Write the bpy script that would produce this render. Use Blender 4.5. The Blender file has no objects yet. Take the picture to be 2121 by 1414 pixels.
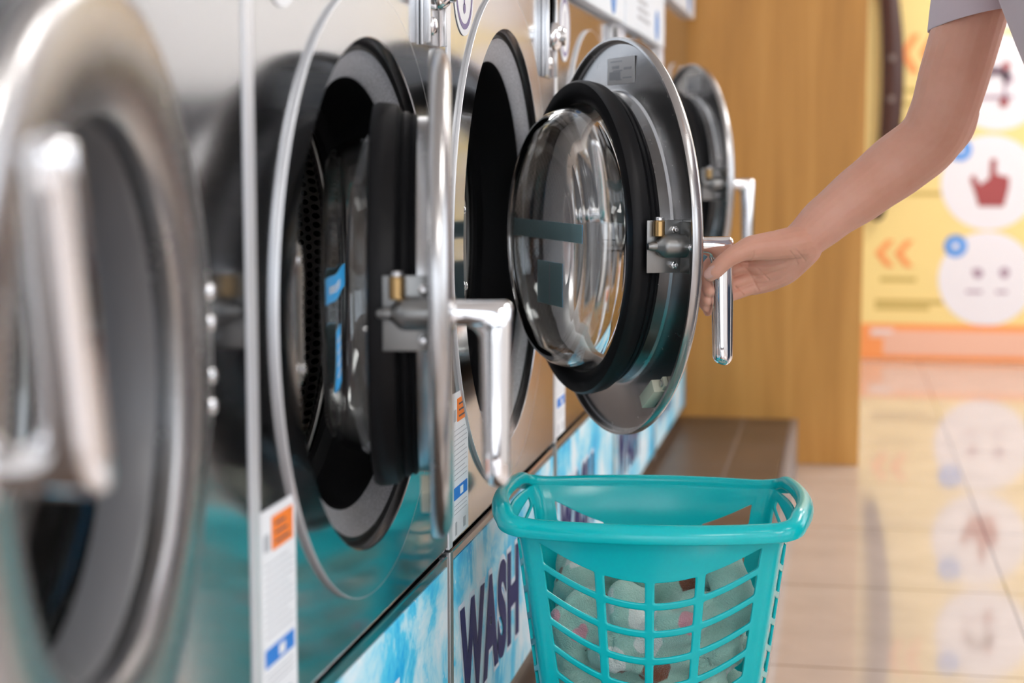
import bpy, bmesh, math, random
from mathutils import Vector, Matrix, noise
R_ = math.radians
scn = bpy.context.scene
col = scn.collection
rnd = random.Random(7)

# ------------------------------------------------------------------ camera frame
F, CX, CY = 3560.0, 1060.5, 707.0
TH = math.atan(386 / F)
PS = math.atan(679.5 * math.cos(TH) / F)
CAM = Vector((0.45, 0.0, 0.933))
FW = Vector((-math.sin(PS) * math.cos(TH), math.cos(PS) * math.cos(TH), -math.sin(TH)))
RT = Vector((math.cos(PS), math.sin(PS), 0))
UP = Vector((-math.sin(PS) * math.sin(TH), math.cos(PS) * math.sin(TH), math.cos(TH)))


def at(px, py, y):
    """point of the room that lies y metres down the row, measured off the photograph"""
    r = FW * F + RT * (px - CX) + UP * (CY - py)
    return CAM + r * ((y - CAM.y) / r.y)


# ------------------------------------------------------------------ materials
def new_mat(name):
    m = bpy.data.materials.new(name)
    m.use_nodes = True
    nt = m.node_tree
    return m, nt, nt.nodes['Principled BSDF']


def mat(name, c, rough=.5, metal=0., **kw):
    m, nt, b = new_mat(name)
    b.inputs['Base Color'].default_value = (*c, 1)
    b.inputs['Roughness'].default_value = rough
    b.inputs['Metallic'].default_value = metal
    for k, v in kw.items():
        b.inputs[k.replace('_', ' ')].default_value = v
    return m


def N(nt, t, **kw):
    n = nt.nodes.new(t)
    for k, v in kw.items():
        if k in n.inputs:
            n.inputs[k].default_value = v
        else:
            setattr(n, k, v)
    return n


def L(nt, a, b):
    nt.links.new(a, b)


def ramp(nt, stops, interp='LINEAR'):
    r = nt.nodes.new('ShaderNodeValToRGB')
    r.color_ramp.interpolation = interp
    e = r.color_ramp.elements
    while len(e) > 1:
        e.remove(e[-1])
    e[0].position, e[0].color = stops[0][0], (*stops[0][1], 1)
    for p, c in stops[1:]:
        q = e.new(p)
        q.color = (*c, 1)
    return r


def coords(nt, kind='Object', scale=(1, 1, 1), loc=(0, 0, 0), rot=(0, 0, 0)):
    tc = nt.nodes.new('ShaderNodeTexCoord')
    mp = nt.nodes.new('ShaderNodeMapping')
    mp.inputs['Scale'].default_value = scale
    mp.inputs['Location'].default_value = loc
    mp.inputs['Rotation'].default_value = rot
    L(nt, tc.outputs[kind], mp.inputs[0])
    return mp


def bump(nt, b, height, strength, dist=.002):
    n = nt.nodes.new('ShaderNodeBump')
    n.inputs['Strength'].default_value = strength
    n.inputs['Distance'].default_value = dist
    L(nt, height, n.inputs['Height'])
    L(nt, n.outputs[0], b.inputs['Normal'])


def steel(name, c, rough, aniso=0., streak=(3, 900, 3), amt=.05):
    m, nt, b = new_mat(name)
    b.inputs['Metallic'].default_value = 1
    b.inputs['Base Color'].default_value = (*c, 1)
    mp = coords(nt, 'Object', streak)
    nz = N(nt, 'ShaderNodeTexNoise', Scale=1.0, Detail=4.0, Roughness=.6)
    L(nt, mp.outputs[0], nz.inputs['Vector'])
    mr = N(nt, 'ShaderNodeMapRange')
    mr.inputs['To Min'].default_value = max(.02, rough - amt)
    mr.inputs['To Max'].default_value = rough + amt
    L(nt, nz.outputs[0], mr.inputs['Value'])
    L(nt, mr.outputs[0], b.inputs['Roughness'])
    if aniso:
        b.inputs['Anisotropic'].default_value = aniso
        t = N(nt, 'ShaderNodeTangent', direction_type='RADIAL', axis='X')
        L(nt, t.outputs[0], b.inputs['Tangent'])
    return m


M = {}
M['panel'] = steel('brushed_stainless', (.44, .455, .475), .13, 0, (2, 500, 2), .04)
M['door'] = steel('satin_stainless', (.46, .455, .455), .26, 0, (60, 60, 60), .04)
M['edge'] = mat('bright_stainless_edge', (.80, .80, .81), .22, 1)
M['chrome'] = mat('chrome', (.88, .89, .91), .045, 1)
M['liner'] = mat('grey_plastic_liner', (.13, .13, .135), .35)
M['zinc'] = mat('zinc_steel', (.50, .50, .49), .33, 1)
M['latch_steel'] = mat('dull_latch_steel', (.27, .27, .265), .36, 1)
M['brass'] = mat('brass', (.55, .36, .16), .32, 1)
M['post'] = mat('pale_aluminium_post', (.78, .80, .83), .38, .55)
M['rubber'] = mat('black_rubber', (.008, .008, .009), .45, Specular_IOR_Level=.22)
M['seal'] = mat('black_door_seal', (.006, .006, .007), .55, Specular_IOR_Level=.25)
M['black'] = mat('black_inside', (.006, .006, .007), .6)
M['plinth_trim'] = mat('plinth_metal_edge', (.33, .30, .30), .4, .6)
M['white'] = mat('white_label', (.80, .82, .85), .45)
M['orange'] = mat('orange_print', (.90, .22, .02), .5)
M['blueprint'] = mat('blue_print', (.02, .20, .66), .5)
M['greyprint'] = mat('grey_print', (.42, .44, .47), .5)
M['darkprint'] = mat('dark_print', (.08, .07, .10), .5)
M['purple'] = mat('purple_print', (.17, .13, .30), .5)
M['sticker'] = mat('blue_sticker', (.02, .40, .88), .4)
M['sticker_back'] = mat('pale_teal_sticker_back', (.50, .80, .88), .5)
M['silver_label'] = mat('silver_label', (.62, .62, .62), .35, .3)
M['cream'] = mat('cream_plastic', (.66, .66, .52), .4)
M['navy'] = mat('navy_lettering', (.020, .024, .12), .5, Specular_IOR_Level=.2)
M['pale'] = mat('pale_lettering_edge', (.72, .78, .88), .45)
M['fascia'] = mat('white_control_panel', (.74, .80, .86), .4)
M['fascia_blue'] = mat('blue_mark', (.06, .25, .62), .4)
M['wallpaint'] = mat('white_wall_paint', (.80, .79, .78), .7)
M['ceilpaint'] = mat('white_ceiling_paint', (.82, .82, .82), .8)
M['slate'] = mat('slate_for_dark_reflections', (.022, .027, .038), .45)  # for unseen dark pieces added to be mirrored in steel and chrome
M['nail'] = mat('fingernail', (.68, .42, .36), .3)
M['hair'] = mat('dark_brown_hair', (.02, .012, .008), .45)
M['trousers'] = mat('blue_grey_trousers', (.10, .13, .20), .8)
M['shoe'] = mat('white_shoe', (.7, .7, .7), .6)
M['darkwood'] = mat('dark_brown_wood', (.055, .018, .012), .3)
M['bolt'] = mat('dull_bolt', (.25, .2, .18), .4, .8)

m, nt, b = new_mat('clear_glass')
b.inputs['Base Color'].default_value = (.96, .985, .985, 1)
b.inputs['Roughness'].default_value = .0
b.inputs['IOR'].default_value = 1.46
b.inputs['Transmission Weight'].default_value = 1
M['glass'] = m
m, nt, b = new_mat('smoked_pane')
b.inputs['Base Color'].default_value = (.34, .36, .38, 1)
b.inputs['Roughness'].default_value = .03
b.inputs['IOR'].default_value = 1.5
b.inputs['Transmission Weight'].default_value = .85
M['pane'] = m

m, nt, b = new_mat('speckled_grey_enamel')
mp = coords(nt)
nz = N(nt, 'ShaderNodeTexNoise', Scale=420.0, Detail=2.0)
L(nt, mp.outputs[0], nz.inputs['Vector'])
rp = ramp(nt, [(.4, (.44, .45, .48)), (.62, (.60, .61, .65))])
L(nt, nz.outputs[0], rp.inputs[0])
L(nt, rp.outputs[0], b.inputs['Base Color'])
b.inputs['Roughness'].default_value = .38
bump(nt, b, nz.outputs[0], .3, .001)
M['enamel'] = m

# perforated drum: hexagonal rows of dark holes in steel, laid out on the drum's own uv map
m, nt, b = new_mat('perforated_drum_steel')
tc = nt.nodes.new('ShaderNodeTexCoord')
outs = []
for off in (0, .5):
    mp = nt.nodes.new('ShaderNodeMapping')
    mp.inputs['Location'].default_value = (off, off, 0)
    L(nt, tc.outputs['UV'], mp.inputs[0])
    fr = N(nt, 'ShaderNodeVectorMath', operation='FRACTION')
    L(nt, mp.outputs[0], fr.inputs[0])
    sb = N(nt, 'ShaderNodeVectorMath', operation='SUBTRACT')
    sb.inputs[1].default_value = (.5, .5, 0)
    L(nt, fr.outputs[0], sb.inputs[0])
    ms = N(nt, 'ShaderNodeVectorMath', operation='MULTIPLY')
    ms.inputs[1].default_value = (1, 1.73, 0)
    L(nt, sb.outputs[0], ms.inputs[0])
    ln = N(nt, 'ShaderNodeVectorMath', operation='LENGTH')
    L(nt, ms.outputs[0], ln.inputs[0])
    outs.append(ln.outputs['Value'])
mn = N(nt, 'ShaderNodeMath', operation='MINIMUM')
L(nt, outs[0], mn.inputs[0])
L(nt, outs[1], mn.inputs[1])
rp = ramp(nt, [(.30, (0, 0, 0)), (.36, (1, 1, 1))])
L(nt, mn.outputs[0], rp.inputs[0])
mx = N(nt, 'ShaderNodeMixRGB')
mx.inputs[1].default_value = (.004, .004, .004, 1)
mx.inputs[2].default_value = (.42, .40, .39, 1)
L(nt, rp.outputs[0], mx.inputs[0])
L(nt, mx.outputs[0], b.inputs['Base Color'])
b.inputs['Metallic'].default_value = .9
b.inputs['Roughness'].default_value = .35
bump(nt, b, rp.outputs[0], .6, .003)
M['drum'] = m

# bubble artwork on the lower panels
m, nt, b = new_mat('bubble_artwork')
mp = coords(nt, 'Object', (1, 1, 1))
n1 = N(nt, 'ShaderNodeTexNoise', Scale=7.0, Detail=5.0, Roughness=.62, Distortion=.6)
L(nt, mp.outputs[0], n1.inputs['Vector'])
rp = ramp(nt, [(.36, (.01, .42, .80)), (.45, (.10, .62, .88)), (.52, (.48, .80, .92)), (.63, (.80, .90, .95))])
L(nt, n1.outputs[0], rp.inputs[0])
vo = N(nt, 'ShaderNodeTexVoronoi', Scale=70.0)
L(nt, mp.outputs[0], vo.inputs['Vector'])
r2 = ramp(nt, [(.10, (1, 1, 1)), (.22, (0, 0, 0))])
L(nt, vo.outputs['Distance'], r2.inputs[0])
n3 = N(nt, 'ShaderNodeTexNoise', Scale=10.0, Detail=1.0)
L(nt, mp.outputs[0], n3.inputs['Vector'])
r3 = ramp(nt, [(.5, (0, 0, 0)), (.62, (.8, .8, .8))])
L(nt, n3.outputs[0], r3.inputs[0])
mu = N(nt, 'ShaderNodeMath', operation='MULTIPLY')
L(nt, r2.outputs[0], mu.inputs[0])
L(nt, r3.outputs[0], mu.inputs[1])
mx = N(nt, 'ShaderNodeMixRGB')
mx.inputs[2].default_value = (.82, .90, .95, 1)
L(nt, mu.outputs[0], mx.inputs[0])
L(nt, rp.outputs[0], mx.inputs[1])
L(nt, mx.outputs[0], b.inputs['Base Color'])
b.inputs['Roughness'].default_value = .4
b.inputs['Specular IOR Level'].default_value = .25
M['bubbles'] = m

# wood panelling
m, nt, b = new_mat('honey_wood_panel')
mp = coords(nt, 'Object', (9, 9, .55))
n1 = N(nt, 'ShaderNodeTexNoise', Scale=1.6, Detail=8.0, Roughness=.62, Distortion=.5)
L(nt, mp.outputs[0], n1.inputs['Vector'])
rp = ramp(nt, [(.30, (.42, .19, .036)), (.5, (.53, .25, .052)), (.70, (.62, .31, .075))])
L(nt, n1.outputs[0], rp.inputs[0])
L(nt, rp.outputs[0], b.inputs['Base Color'])
b.inputs['Roughness'].default_value = .42
M['wood'] = m


def tile_mat(name, base, grout, size, off, rough, var, ior=1.5):
    m, nt, b = new_mat(name)
    tc = nt.nodes.new('ShaderNodeTexCoord')
    sp = N(nt, 'ShaderNodeSeparateXYZ')
    L(nt, tc.outputs['Object'], sp.inputs[0])
    ds = []
    for ax, o in (('X', off[0]), ('Y', off[1])):
        a = N(nt, 'ShaderNodeMath', operation='SUBTRACT')
        a.inputs[1].default_value = o - size / 2
        L(nt, sp.outputs[ax], a.inputs[0])
        d = N(nt, 'ShaderNodeMath', operation='DIVIDE')
        d.inputs[1].default_value = size
        L(nt, a.outputs[0], d.inputs[0])
        f = N(nt, 'ShaderNodeMath', operation='FRACT')
        L(nt, d.outputs[0], f.inputs[0])
        s = N(nt, 'ShaderNodeMath', operation='SUBTRACT')
        s.inputs[1].default_value = .5
        L(nt, f.outputs[0], s.inputs[0])
        ab = N(nt, 'ShaderNodeMath', operation='ABSOLUTE')
        L(nt, s.outputs[0], ab.inputs[0])
        ds.append(ab.outputs[0])
    mn = N(nt, 'ShaderNodeMath', operation='MINIMUM')
    L(nt, ds[0], mn.inputs[0])
    L(nt, ds[1], mn.inputs[1])
    w = .0028 / size
    lt = N(nt, 'ShaderNodeMath', operation='LESS_THAN')
    lt.inputs[1].default_value = w
    L(nt, mn.outputs[0], lt.inputs[0])
    nz = N(nt, 'ShaderNodeTexNoise', Scale=5.0, Detail=6.0, Roughness=.6)
    L(nt, tc.outputs['Object'], nz.inputs['Vector'])
    rp = ramp(nt, [(.35, tuple(c * (1 - var) for c in base)), (.65, tuple(c * (1 + var) for c in base))])
    L(nt, nz.outputs[0], rp.inputs[0])
    mx = N(nt, 'ShaderNodeMixRGB')
    mx.inputs[2].default_value = (*grout, 1)
    L(nt, lt.outputs[0], mx.inputs[0])
    L(nt, rp.outputs[0], mx.inputs[1])
    L(nt, mx.outputs[0], b.inputs['Base Color'])
    b.inputs['Roughness'].default_value = rough
    b.inputs['IOR'].default_value = ior
    return m


M['floor'] = tile_mat('polished_beige_tile', (.52, .42, .36), (.20, .15, .13), .61, (.822, 3.12), .05, .06, 1.85)
M['plinth'] = tile_mat('brown_plinth_tile', (.085, .050, .032), (.16, .13, .12), .30, (.31, 5.2), .38, .18)

# poster
M['yellow'] = mat('yellow_poster_print', (.88, .68, .27), .32)
M['pwhite'] = mat('white_poster_print', (.82, .80, .84), .32)
M['pblue'] = mat('blue_poster_print', (.07, .30, .78), .32)
M['porange'] = mat('orange_poster_print', (.92, .33, .10), .32)
M['ppink'] = mat('pink_poster_print', (.85, .50, .36), .32)
M['pred'] = mat('dark_red_poster_print', (.36, .06, .06), .32)
M['pgrey'] = mat('mauve_poster_print', (.42, .30, .38), .32)
M['ptext'] = mat('ochre_poster_text', (.58, .42, .12), .32)

# basket plastic
m, nt, b = new_mat('teal_plastic')
b.inputs['Base Color'].default_value = (.0, .56, .60, 1)
b.inputs['Roughness'].default_value = .22
b.inputs['Subsurface Weight'].default_value = .0
b.inputs['Subsurface Radius'].default_value = (.004, .012, .012)
b.inputs['Subsurface Scale'].default_value = 1
M['teal'] = m

# fleece
m, nt, b = new_mat('printed_mint_fleece')
mp = coords(nt)
wz = N(nt, 'ShaderNodeTexNoise', Scale=30.0, Detail=2.0)
L(nt, mp.outputs[0], wz.inputs['Vector'])
wv = N(nt, 'ShaderNodeMixRGB')
wv.inputs[0].default_value = .018
L(nt, mp.outputs[0], wv.inputs[1])
L(nt, wz.outputs['Color'], wv.inputs[2])
vo = N(nt, 'ShaderNodeTexVoronoi', Scale=22.0, Randomness=.95)
L(nt, wv.outputs[0], vo.inputs['Vector'])
sx = N(nt, 'ShaderNodeSeparateColor')
L(nt, vo.outputs['Color'], sx.inputs[0])
pal = ramp(nt, [(0, (.84, .84, .80)), (.24, (.84, .84, .80)), (.24, (.25, .08, .04)), (.33, (.80, .36, .42)), (.40, (.42, .66, .57))], 'CONSTANT')
L(nt, sx.outputs[0], pal.inputs[0])
vm = ramp(nt, [(.40, (1, 1, 1)), (.44, (0, 0, 0))])
L(nt, vo.outputs['Distance'], vm.inputs[0])
mx = N(nt, 'ShaderNodeMixRGB')
mx.inputs[1].default_value = (.42, .66, .57, 1)
L(nt, vm.outputs[0], mx.inputs[0])
L(nt, pal.outputs[0], mx.inputs[2])
L(nt, mx.outputs[0], b.inputs['Base Color'])
b.inputs['Roughness'].default_value = .95
b.inputs['Sheen Weight'].default_value = .5
b.inputs['Sheen Roughness'].default_value = .5
fz = N(nt, 'ShaderNodeTexNoise', Scale=520.0, Detail=3.0)
L(nt, mp.outputs[0], fz.inputs['Vector'])
bump(nt, b, fz.outputs[0], .8, .004)
M['fleece'] = m

# skin
m, nt, b = new_mat('skin')
mp = coords(nt)
nz = N(nt, 'ShaderNodeTexNoise', Scale=16.0, Detail=4.0, Roughness=.6)
L(nt, mp.outputs[0], nz.inputs['Vector'])
rp = ramp(nt, [(.3, (.70, .35, .24)), (.7, (.78, .43, .32))])
L(nt, nz.outputs[0], rp.inputs[0])
L(nt, rp.outputs[0], b.inputs['Base Color'])
b.inputs['Roughness'].default_value = .5
b.inputs['Subsurface Weight'].default_value = .25
b.inputs['Subsurface Radius'].default_value = (.010, .004, .002)
b.inputs['Subsurface Scale'].default_value = 1
f2 = N(nt, 'ShaderNodeTexNoise', Scale=260.0, Detail=3.0)
L(nt, mp.outputs[0], f2.inputs['Vector'])
bump(nt, b, f2.outputs[0], .12, .001)
M['skin'] = m

m, nt, b = new_mat('lilac_white_cotton')
mp = coords(nt)
nz = N(nt, 'ShaderNodeTexNoise', Scale=900.0, Detail=2.0)
L(nt, mp.outputs[0], nz.inputs['Vector'])
b.inputs['Base Color'].default_value = (.66, .56, .60, 1)
b.inputs['Roughness'].default_value = .85
b.inputs['Sheen Weight'].default_value = .2
bump(nt, b, nz.outputs[0], .3, .001)
M['cotton'] = m


def emit(name, c, s):
    m = bpy.data.materials.new(name)
    m.use_nodes = True
    nt = m.node_tree
    nt.nodes.remove(nt.nodes['Principled BSDF'])
    e = N(nt, 'ShaderNodeEmission')
    e.inputs[0].default_value = (*c, 1)
    e.inputs[1].default_value = s
    L(nt, e.outputs[0], nt.nodes['Material Output'].inputs[0])
    return m


M['lamp'] = emit('lamp_diffuser', (1, .97, .94), 12.0)

# ------------------------------------------------------------------ mesh helpers


def obj(name, bm, mats, parent=None, loc=None, rot=None, smooth=True, auto=38):
    me = bpy.data.meshes.new(name)
    if isinstance(bm, bpy.types.Mesh):
        me = bm
        me.name = name
    else:
        bmesh.ops.remove_doubles(bm, verts=bm.verts[:], dist=1e-6)
        bmesh.ops.recalc_face_normals(bm, faces=bm.faces[:])
        if smooth:
            for f in bm.faces:
                f.smooth = True
            lim = R_(auto)
            for e in bm.edges:
                if len(e.link_faces) == 2 and e.calc_face_angle(0) > lim:
                    e.smooth = False
        bm.to_mesh(me)
        bm.free()
    o = bpy.data.objects.new(name, me)
    for m_ in (mats if isinstance(mats, (list, tuple)) else [mats]):
        me.materials.append(M[m_] if isinstance(m_, str) else m_)
    col.objects.link(o)
    if parent is not None:
        o.parent = parent
    if loc is not None:
        o.location = loc
    if rot is not None:
        o.rotation_euler = rot
    return o


def tag(o, label, cat, group=None, kind=None):
    o['label'] = label
    o['category'] = cat
    if group:
        o['group'] = group
    if kind:
        o['kind'] = kind
    return o


def struct(name, bm, m, label=None):
    o = obj(name, bm, m, smooth=False)
    o['kind'] = 'structure'
    if label:
        o['label'] = label
    return o


def empty(name, loc=(0, 0, 0), rz=0):
    o = bpy.data.objects.new(name, None)
    o.empty_display_size = .1
    o.location = loc
    o.rotation_euler = (0, 0, rz)
    col.objects.link(o)
    return o


def NB():
    return bmesh.new()


def box(bm, lo, hi, bev=0., seg=2, mi=0):
    c = [(a + b_) / 2 for a, b_ in zip(lo, hi)]
    s = [abs(b_ - a) for a, b_ in zip(lo, hi)]
    r = bmesh.ops.create_cube(bm, size=1, matrix=Matrix.Translation(c) @ Matrix.Diagonal((*s, 1)))
    vs = r['verts']
    fs = {f for v in vs for f in v.link_faces}
    for f in fs:
        f.material_index = mi
    if bev:
        es = list({e for v in vs for e in v.link_edges})
        bmesh.ops.bevel(bm, geom=es, offset=bev, segments=seg, profile=.6, affect='EDGES')
    return bm


def frame_of(d):
    d = d.normalized()
    a = Vector((0, 0, 1)) if abs(d.z) < .9 else Vector((1, 0, 0))
    u = d.cross(a).normalized()
    return u, d.cross(u).normalized()


def lathe(bm, prof, o=(0, 0, 0), ax=(1, 0, 0), seg=96, close=False, mi=0, caps=False):
    """prof: list of (radius, height along ax)"""
    o, ax = Vector(o), Vector(ax).normalized()
    u, v = frame_of(ax)
    rings = []
    for r, h in prof:
        if r < 1e-6:
            rings.append([bm.verts.new(o + ax * h)])
        else:
            rings.append([bm.verts.new(o + ax * h + (u * math.cos(2 * math.pi * i / seg) + v * math.sin(2 * math.pi * i / seg)) * r) for i in range(seg)])
    n = len(rings)
    for k in range(n if close else n - 1):
        a, b_ = rings[k], rings[(k + 1) % n]
        for i in range(seg):
            j = (i + 1) % seg
            if len(a) == 1 and len(b_) == 1:
                continue
            if len(a) == 1:
                f = bm.faces.new((a[0], b_[i], b_[j]))
            elif len(b_) == 1:
                f = bm.faces.new((a[i], b_[0], a[j]))
            else:
                f = bm.faces.new((a[i], b_[i], b_[j], a[j]))
            f.material_index = mi
    if caps:
        for rg in (rings[0], rings[-1]):
            if len(rg) > 2:
                f = bm.faces.new(rg)
                f.material_index = mi
    return bm


def cyl(bm, p, q, r, r2=None, seg=24, bev=.15, mi=0):
    p, q = Vector(p), Vector(q)
    d = q - p
    l = d.length
    r2 = r if r2 is None else r2
    e = min(bev * min(r, r2 if r2 > 0 else r), l * .3)
    prof = [(0, 0), (max(r - e, 1e-5), 0), (r, e), (r2, l - e), (max(r2 - e, 1e-5), l), (0, l)]
    return lathe(bm, prof, p, d, seg, mi=mi)


def ball(bm, c, r, sc=(1, 1, 1), mi=0, seg=20, rings=12):
    rr = bmesh.ops.create_uvsphere(bm, u_segments=seg, v_segments=rings, radius=r, matrix=Matrix.Translation(c) @ Matrix.Diagonal((*sc, 1)))
    for v in rr['verts']:
        for f in v.link_faces:
            f.material_index = mi
    return bm


def crom(pts, n):
    pts = [Vector(p) for p in pts]
    P = [pts[0] * 2 - pts[1]] + pts + [pts[-1] * 2 - pts[-2]]
    out = []
    for i in range(1, len(P) - 2):
        for k in range(n):
            t = k / n
            a, b_, c, d = P[i - 1], P[i], P[i + 1], P[i + 2]
            out.append(.5 * ((2 * b_) + (c - a) * t + (2 * a - 5 * b_ + 4 * c - d) * t * t + (3 * b_ - a - 3 * c + d) * t ** 3))
    out.append(pts[-1])
    return out


def tube(bm, pts, rad, seg=16, round_ends=True, flat=None, mi=0, open_ends=False):
    """swept tube; rad float or list; flat=(axis vector, factor) squeezes the section along an axis"""
    pts = [Vector(p) for p in pts]
    n = len(pts)
    rad = [rad] * n if not isinstance(rad, (list, tuple)) else list(rad)
    tans = [(pts[min(i + 1, n - 1)] - pts[max(i - 1, 0)]).normalized() for i in range(n)]
    u, v = frame_of(tans[0])
    rings = []
    P, T, Q = [], [], []
    if round_ends:
        for k in range(4):
            a = math.pi / 2 * (1 - k / 4)
            P.append(pts[0] - tans[0] * rad[0] * math.sin(a))
            T.append(tans[0])
            Q.append(rad[0] * math.cos(a))
    for i in range(n):
        P.append(pts[i])
        T.append(tans[i])
        Q.append(rad[i])
    if round_ends:
        for k in range(1, 5):
            a = math.pi / 2 * k / 4
            P.append(pts[-1] + tans[-1] * rad[-1] * math.sin(a))
            T.append(tans[-1])
            Q.append(rad[-1] * math.cos(a))
    for i in range(len(P)):
        if i:
            u = (u - T[i] * u.dot(T[i])).normalized()
            v = T[i].cross(u).normalized()
        if Q[i] < 1e-5:
            rings.append([bm.verts.new(P[i])])
            continue
        rg = []
        for k in range(seg):
            a = 2 * math.pi * k / seg
            w = (u * math.cos(a) + v * math.sin(a)) * Q[i]
            if flat:
                w = w - flat[0] * w.dot(flat[0]) * (1 - flat[1])
            rg.append(bm.verts.new(P[i] + w))
        rings.append(rg)
    for a, b_ in zip(rings, rings[1:]):
        for k in range(seg):
            j = (k + 1) % seg
            if len(a) == 1:
                f = bm.faces.new((a[0], b_[k], b_[j]))
            elif len(b_) == 1:
                f = bm.faces.new((a[k], b_[0], a[j]))
            else:
                f = bm.faces.new((a[k], b_[k], b_[j], a[j]))
            f.material_index = mi
    if not open_ends:
        for rg in (rings[0], rings[-1]):
            if len(rg) > 2:
                bm.faces.new(rg)
    return bm


def baked(bm, mods):
    """mesh after a list of (type, settings)"""
    me = bpy.data.meshes.new('tmp')
    bmesh.ops.recalc_face_normals(bm, faces=bm.faces[:])
    bm.to_mesh(me)
    bm.free()
    o = bpy.data.objects.new('tmp', me)
    col.objects.link(o)
    for t, kw in mods:
        md = o.modifiers.new(t, t)
        for k, v in kw.items():
            setattr(md, k, v)
    bpy.context.view_layer.update()
    dg = bpy.context.evaluated_depsgraph_get()
    out = bpy.data.meshes.new_from_object(o.evaluated_get(dg))
    bpy.data.objects.remove(o)
    bpy.data.meshes.remove(me)
    for p in out.polygons:
        p.use_smooth = True
    return out


def disc_poly(bm, pts, mi=0):
    f = bm.faces.new([bm.verts.new(p) for p in pts])
    f.material_index = mi


# ------------------------------------------------------------------ the room
FLOOR_Z = 0.0
XL, XR, YB, YF, ZC = -.86, 3.5, -3.2, 7.98, 2.9
bm = box(NB(), (XL - .1, YB - 3, -.1), (XR + .1, YF + .1, 0))
struct('floor', bm, 'floor', 'polished beige tile floor reflecting the yellow poster')
bm = box(NB(), (XL - .1, YB, ZC), (XR + .1, YF + .1, ZC + .1))
struct('ceiling', bm, 'ceilpaint')
bm = box(NB(), (XL - .1, YB, 0), (XL, YF, ZC))
struct('wall_left', bm, 'wallpaint')
bm = box(NB(), (XL - .1, YF, 0), (XR + .1, YF + .1, ZC))
struct('wall_far', bm, 'wallpaint')
# wall on the person's side, with three window openings
bm = NB()
wins = [(-2.2, -.2), (.8, 2.8), (3.8, 5.8)]
box(bm, (XR, YB, 0), (XR + .1, YF, .8))
box(bm, (XR, YB, 2.5), (XR + .1, YF, ZC))
e = [YB] + [v for w in wins for v in w] + [YF]
for i in range(0, len(e), 2):
    box(bm, (XR, e[i], .8), (XR + .1, e[i + 1], 2.5))
struct('wall_right', bm, 'wallpaint')
for i, (a, b_) in enumerate(wins):
    bm = NB()
    for yy in (a + .02, (a + b_) / 2, b_ - .02):
        box(bm, (XR + .03, yy - .02, .8), (XR + .07, yy + .02, 2.5))
    for zz in (.82, 2.48):
        box(bm, (XR + .03, a, zz - .02), (XR + .07, b_, zz + .02))
    struct('window_%d' % (i + 1), bm, 'post')
# shop front behind the camera: open to daylight
bm = NB()
box(bm, (XL, YB - .1, 2.5), (XR, YB, ZC))
for x0, x1 in ((XL, -.25), (1.40, 1.56), (3.2, XR)):
    box(bm, (x0, YB - .1, 0), (x1, YB, 2.5))
struct('wall_rear', bm, 'wallpaint')
bm = NB()
for x0, x1 in ((-.25, 1.40), (1.56, 3.2)):
    for xx in (x0 + .03, (x0 + x1) / 2, x1 - .03):
        box(bm, (xx - .03, YB - .08, 0), (xx + .03, YB - .02, 2.5))
    for zz in (.04, .9, 2.46):
        box(bm, (x0, YB - .07, zz - .04), (x1, YB - .03, zz + .04))
struct('added_dark_frame', bm, 'slate')  # unseen dark frame, added to give the chrome reflections contrast
# honey coloured panelled wall at the end of the row
bm = box(NB(), (XL, 5.225, 0), (.523, 5.36, ZC), .004)
w = struct('wall_end', bm, 'wood', 'honey coloured wood panel wall at the end of the machine row')

bm = box(NB(), (1.56, YF - .03, .0), (XR, YF, 1.22), .003)
struct('added_dark_panel_1', bm, 'slate')  # unseen dark panel, added to darken reflections in the steel fronts
bm = box(NB(), (XR - .03, 3.0, .0), (XR, YF - .031, .79), .003)
struct('added_dark_panel_2', bm, 'slate')  # second unseen panel added for the same dark reflections

# brown tiled plinth under the machines
pl = empty('tiled_plinth', (.17, 2.2, 0))
tag(pl, 'brown tiled plinth running under the washing machines to the wood wall', 'plinth')
bm = box(NB(), (XL + .005 - .17, -1.2 - 2.2, .0), (.318 - .17, 5.222 - 2.2, .138), .004)
obj('tiled_step', bm, 'plinth', pl, smooth=False)
bm = box(NB(), (.3182 - .17, -1.2 - 2.2, .0), (.340 - .17, 5.222 - 2.2, .1385), .005)
obj('edge_strip', bm, 'plinth_trim', pl, smooth=False)

# unseen ceiling lamps, added to light the room
for i, (x, y) in enumerate([(2.1, -1.4), (2.1, 1.4), (2.1, 4.2), (1.5, 6.7), (2.9, 6.7)]):
    lp = empty('added_ceiling_lamp', (x, y, ZC))
    tag(lp, 'unseen white lamp panel added to light the aisle', 'ceiling lamp', 'added lamps above the aisle')
    obj('housing', box(NB(), (-.33, -.63, -.05), (.33, .63, -.001), .006), 'wallpaint', lp, smooth=False)
    obj('diffuser', box(NB(), (-.3, -.6, -.056), (.3, .6, -.0505)), 'lamp', lp, smooth=False)

# ------------------------------------------------------------------ washing machines
PZ = .138                       # top of the plinth
SEAM = .462


def arc_pts(cy, cz, r, a0, a1, n, x):
    return [(x, cy + r * math.cos(a0 + (a1 - a0) * i / n), cz + r * math.sin(a0 + (a1 - a0) * i / n)) for i in range(n + 1)]


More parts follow.
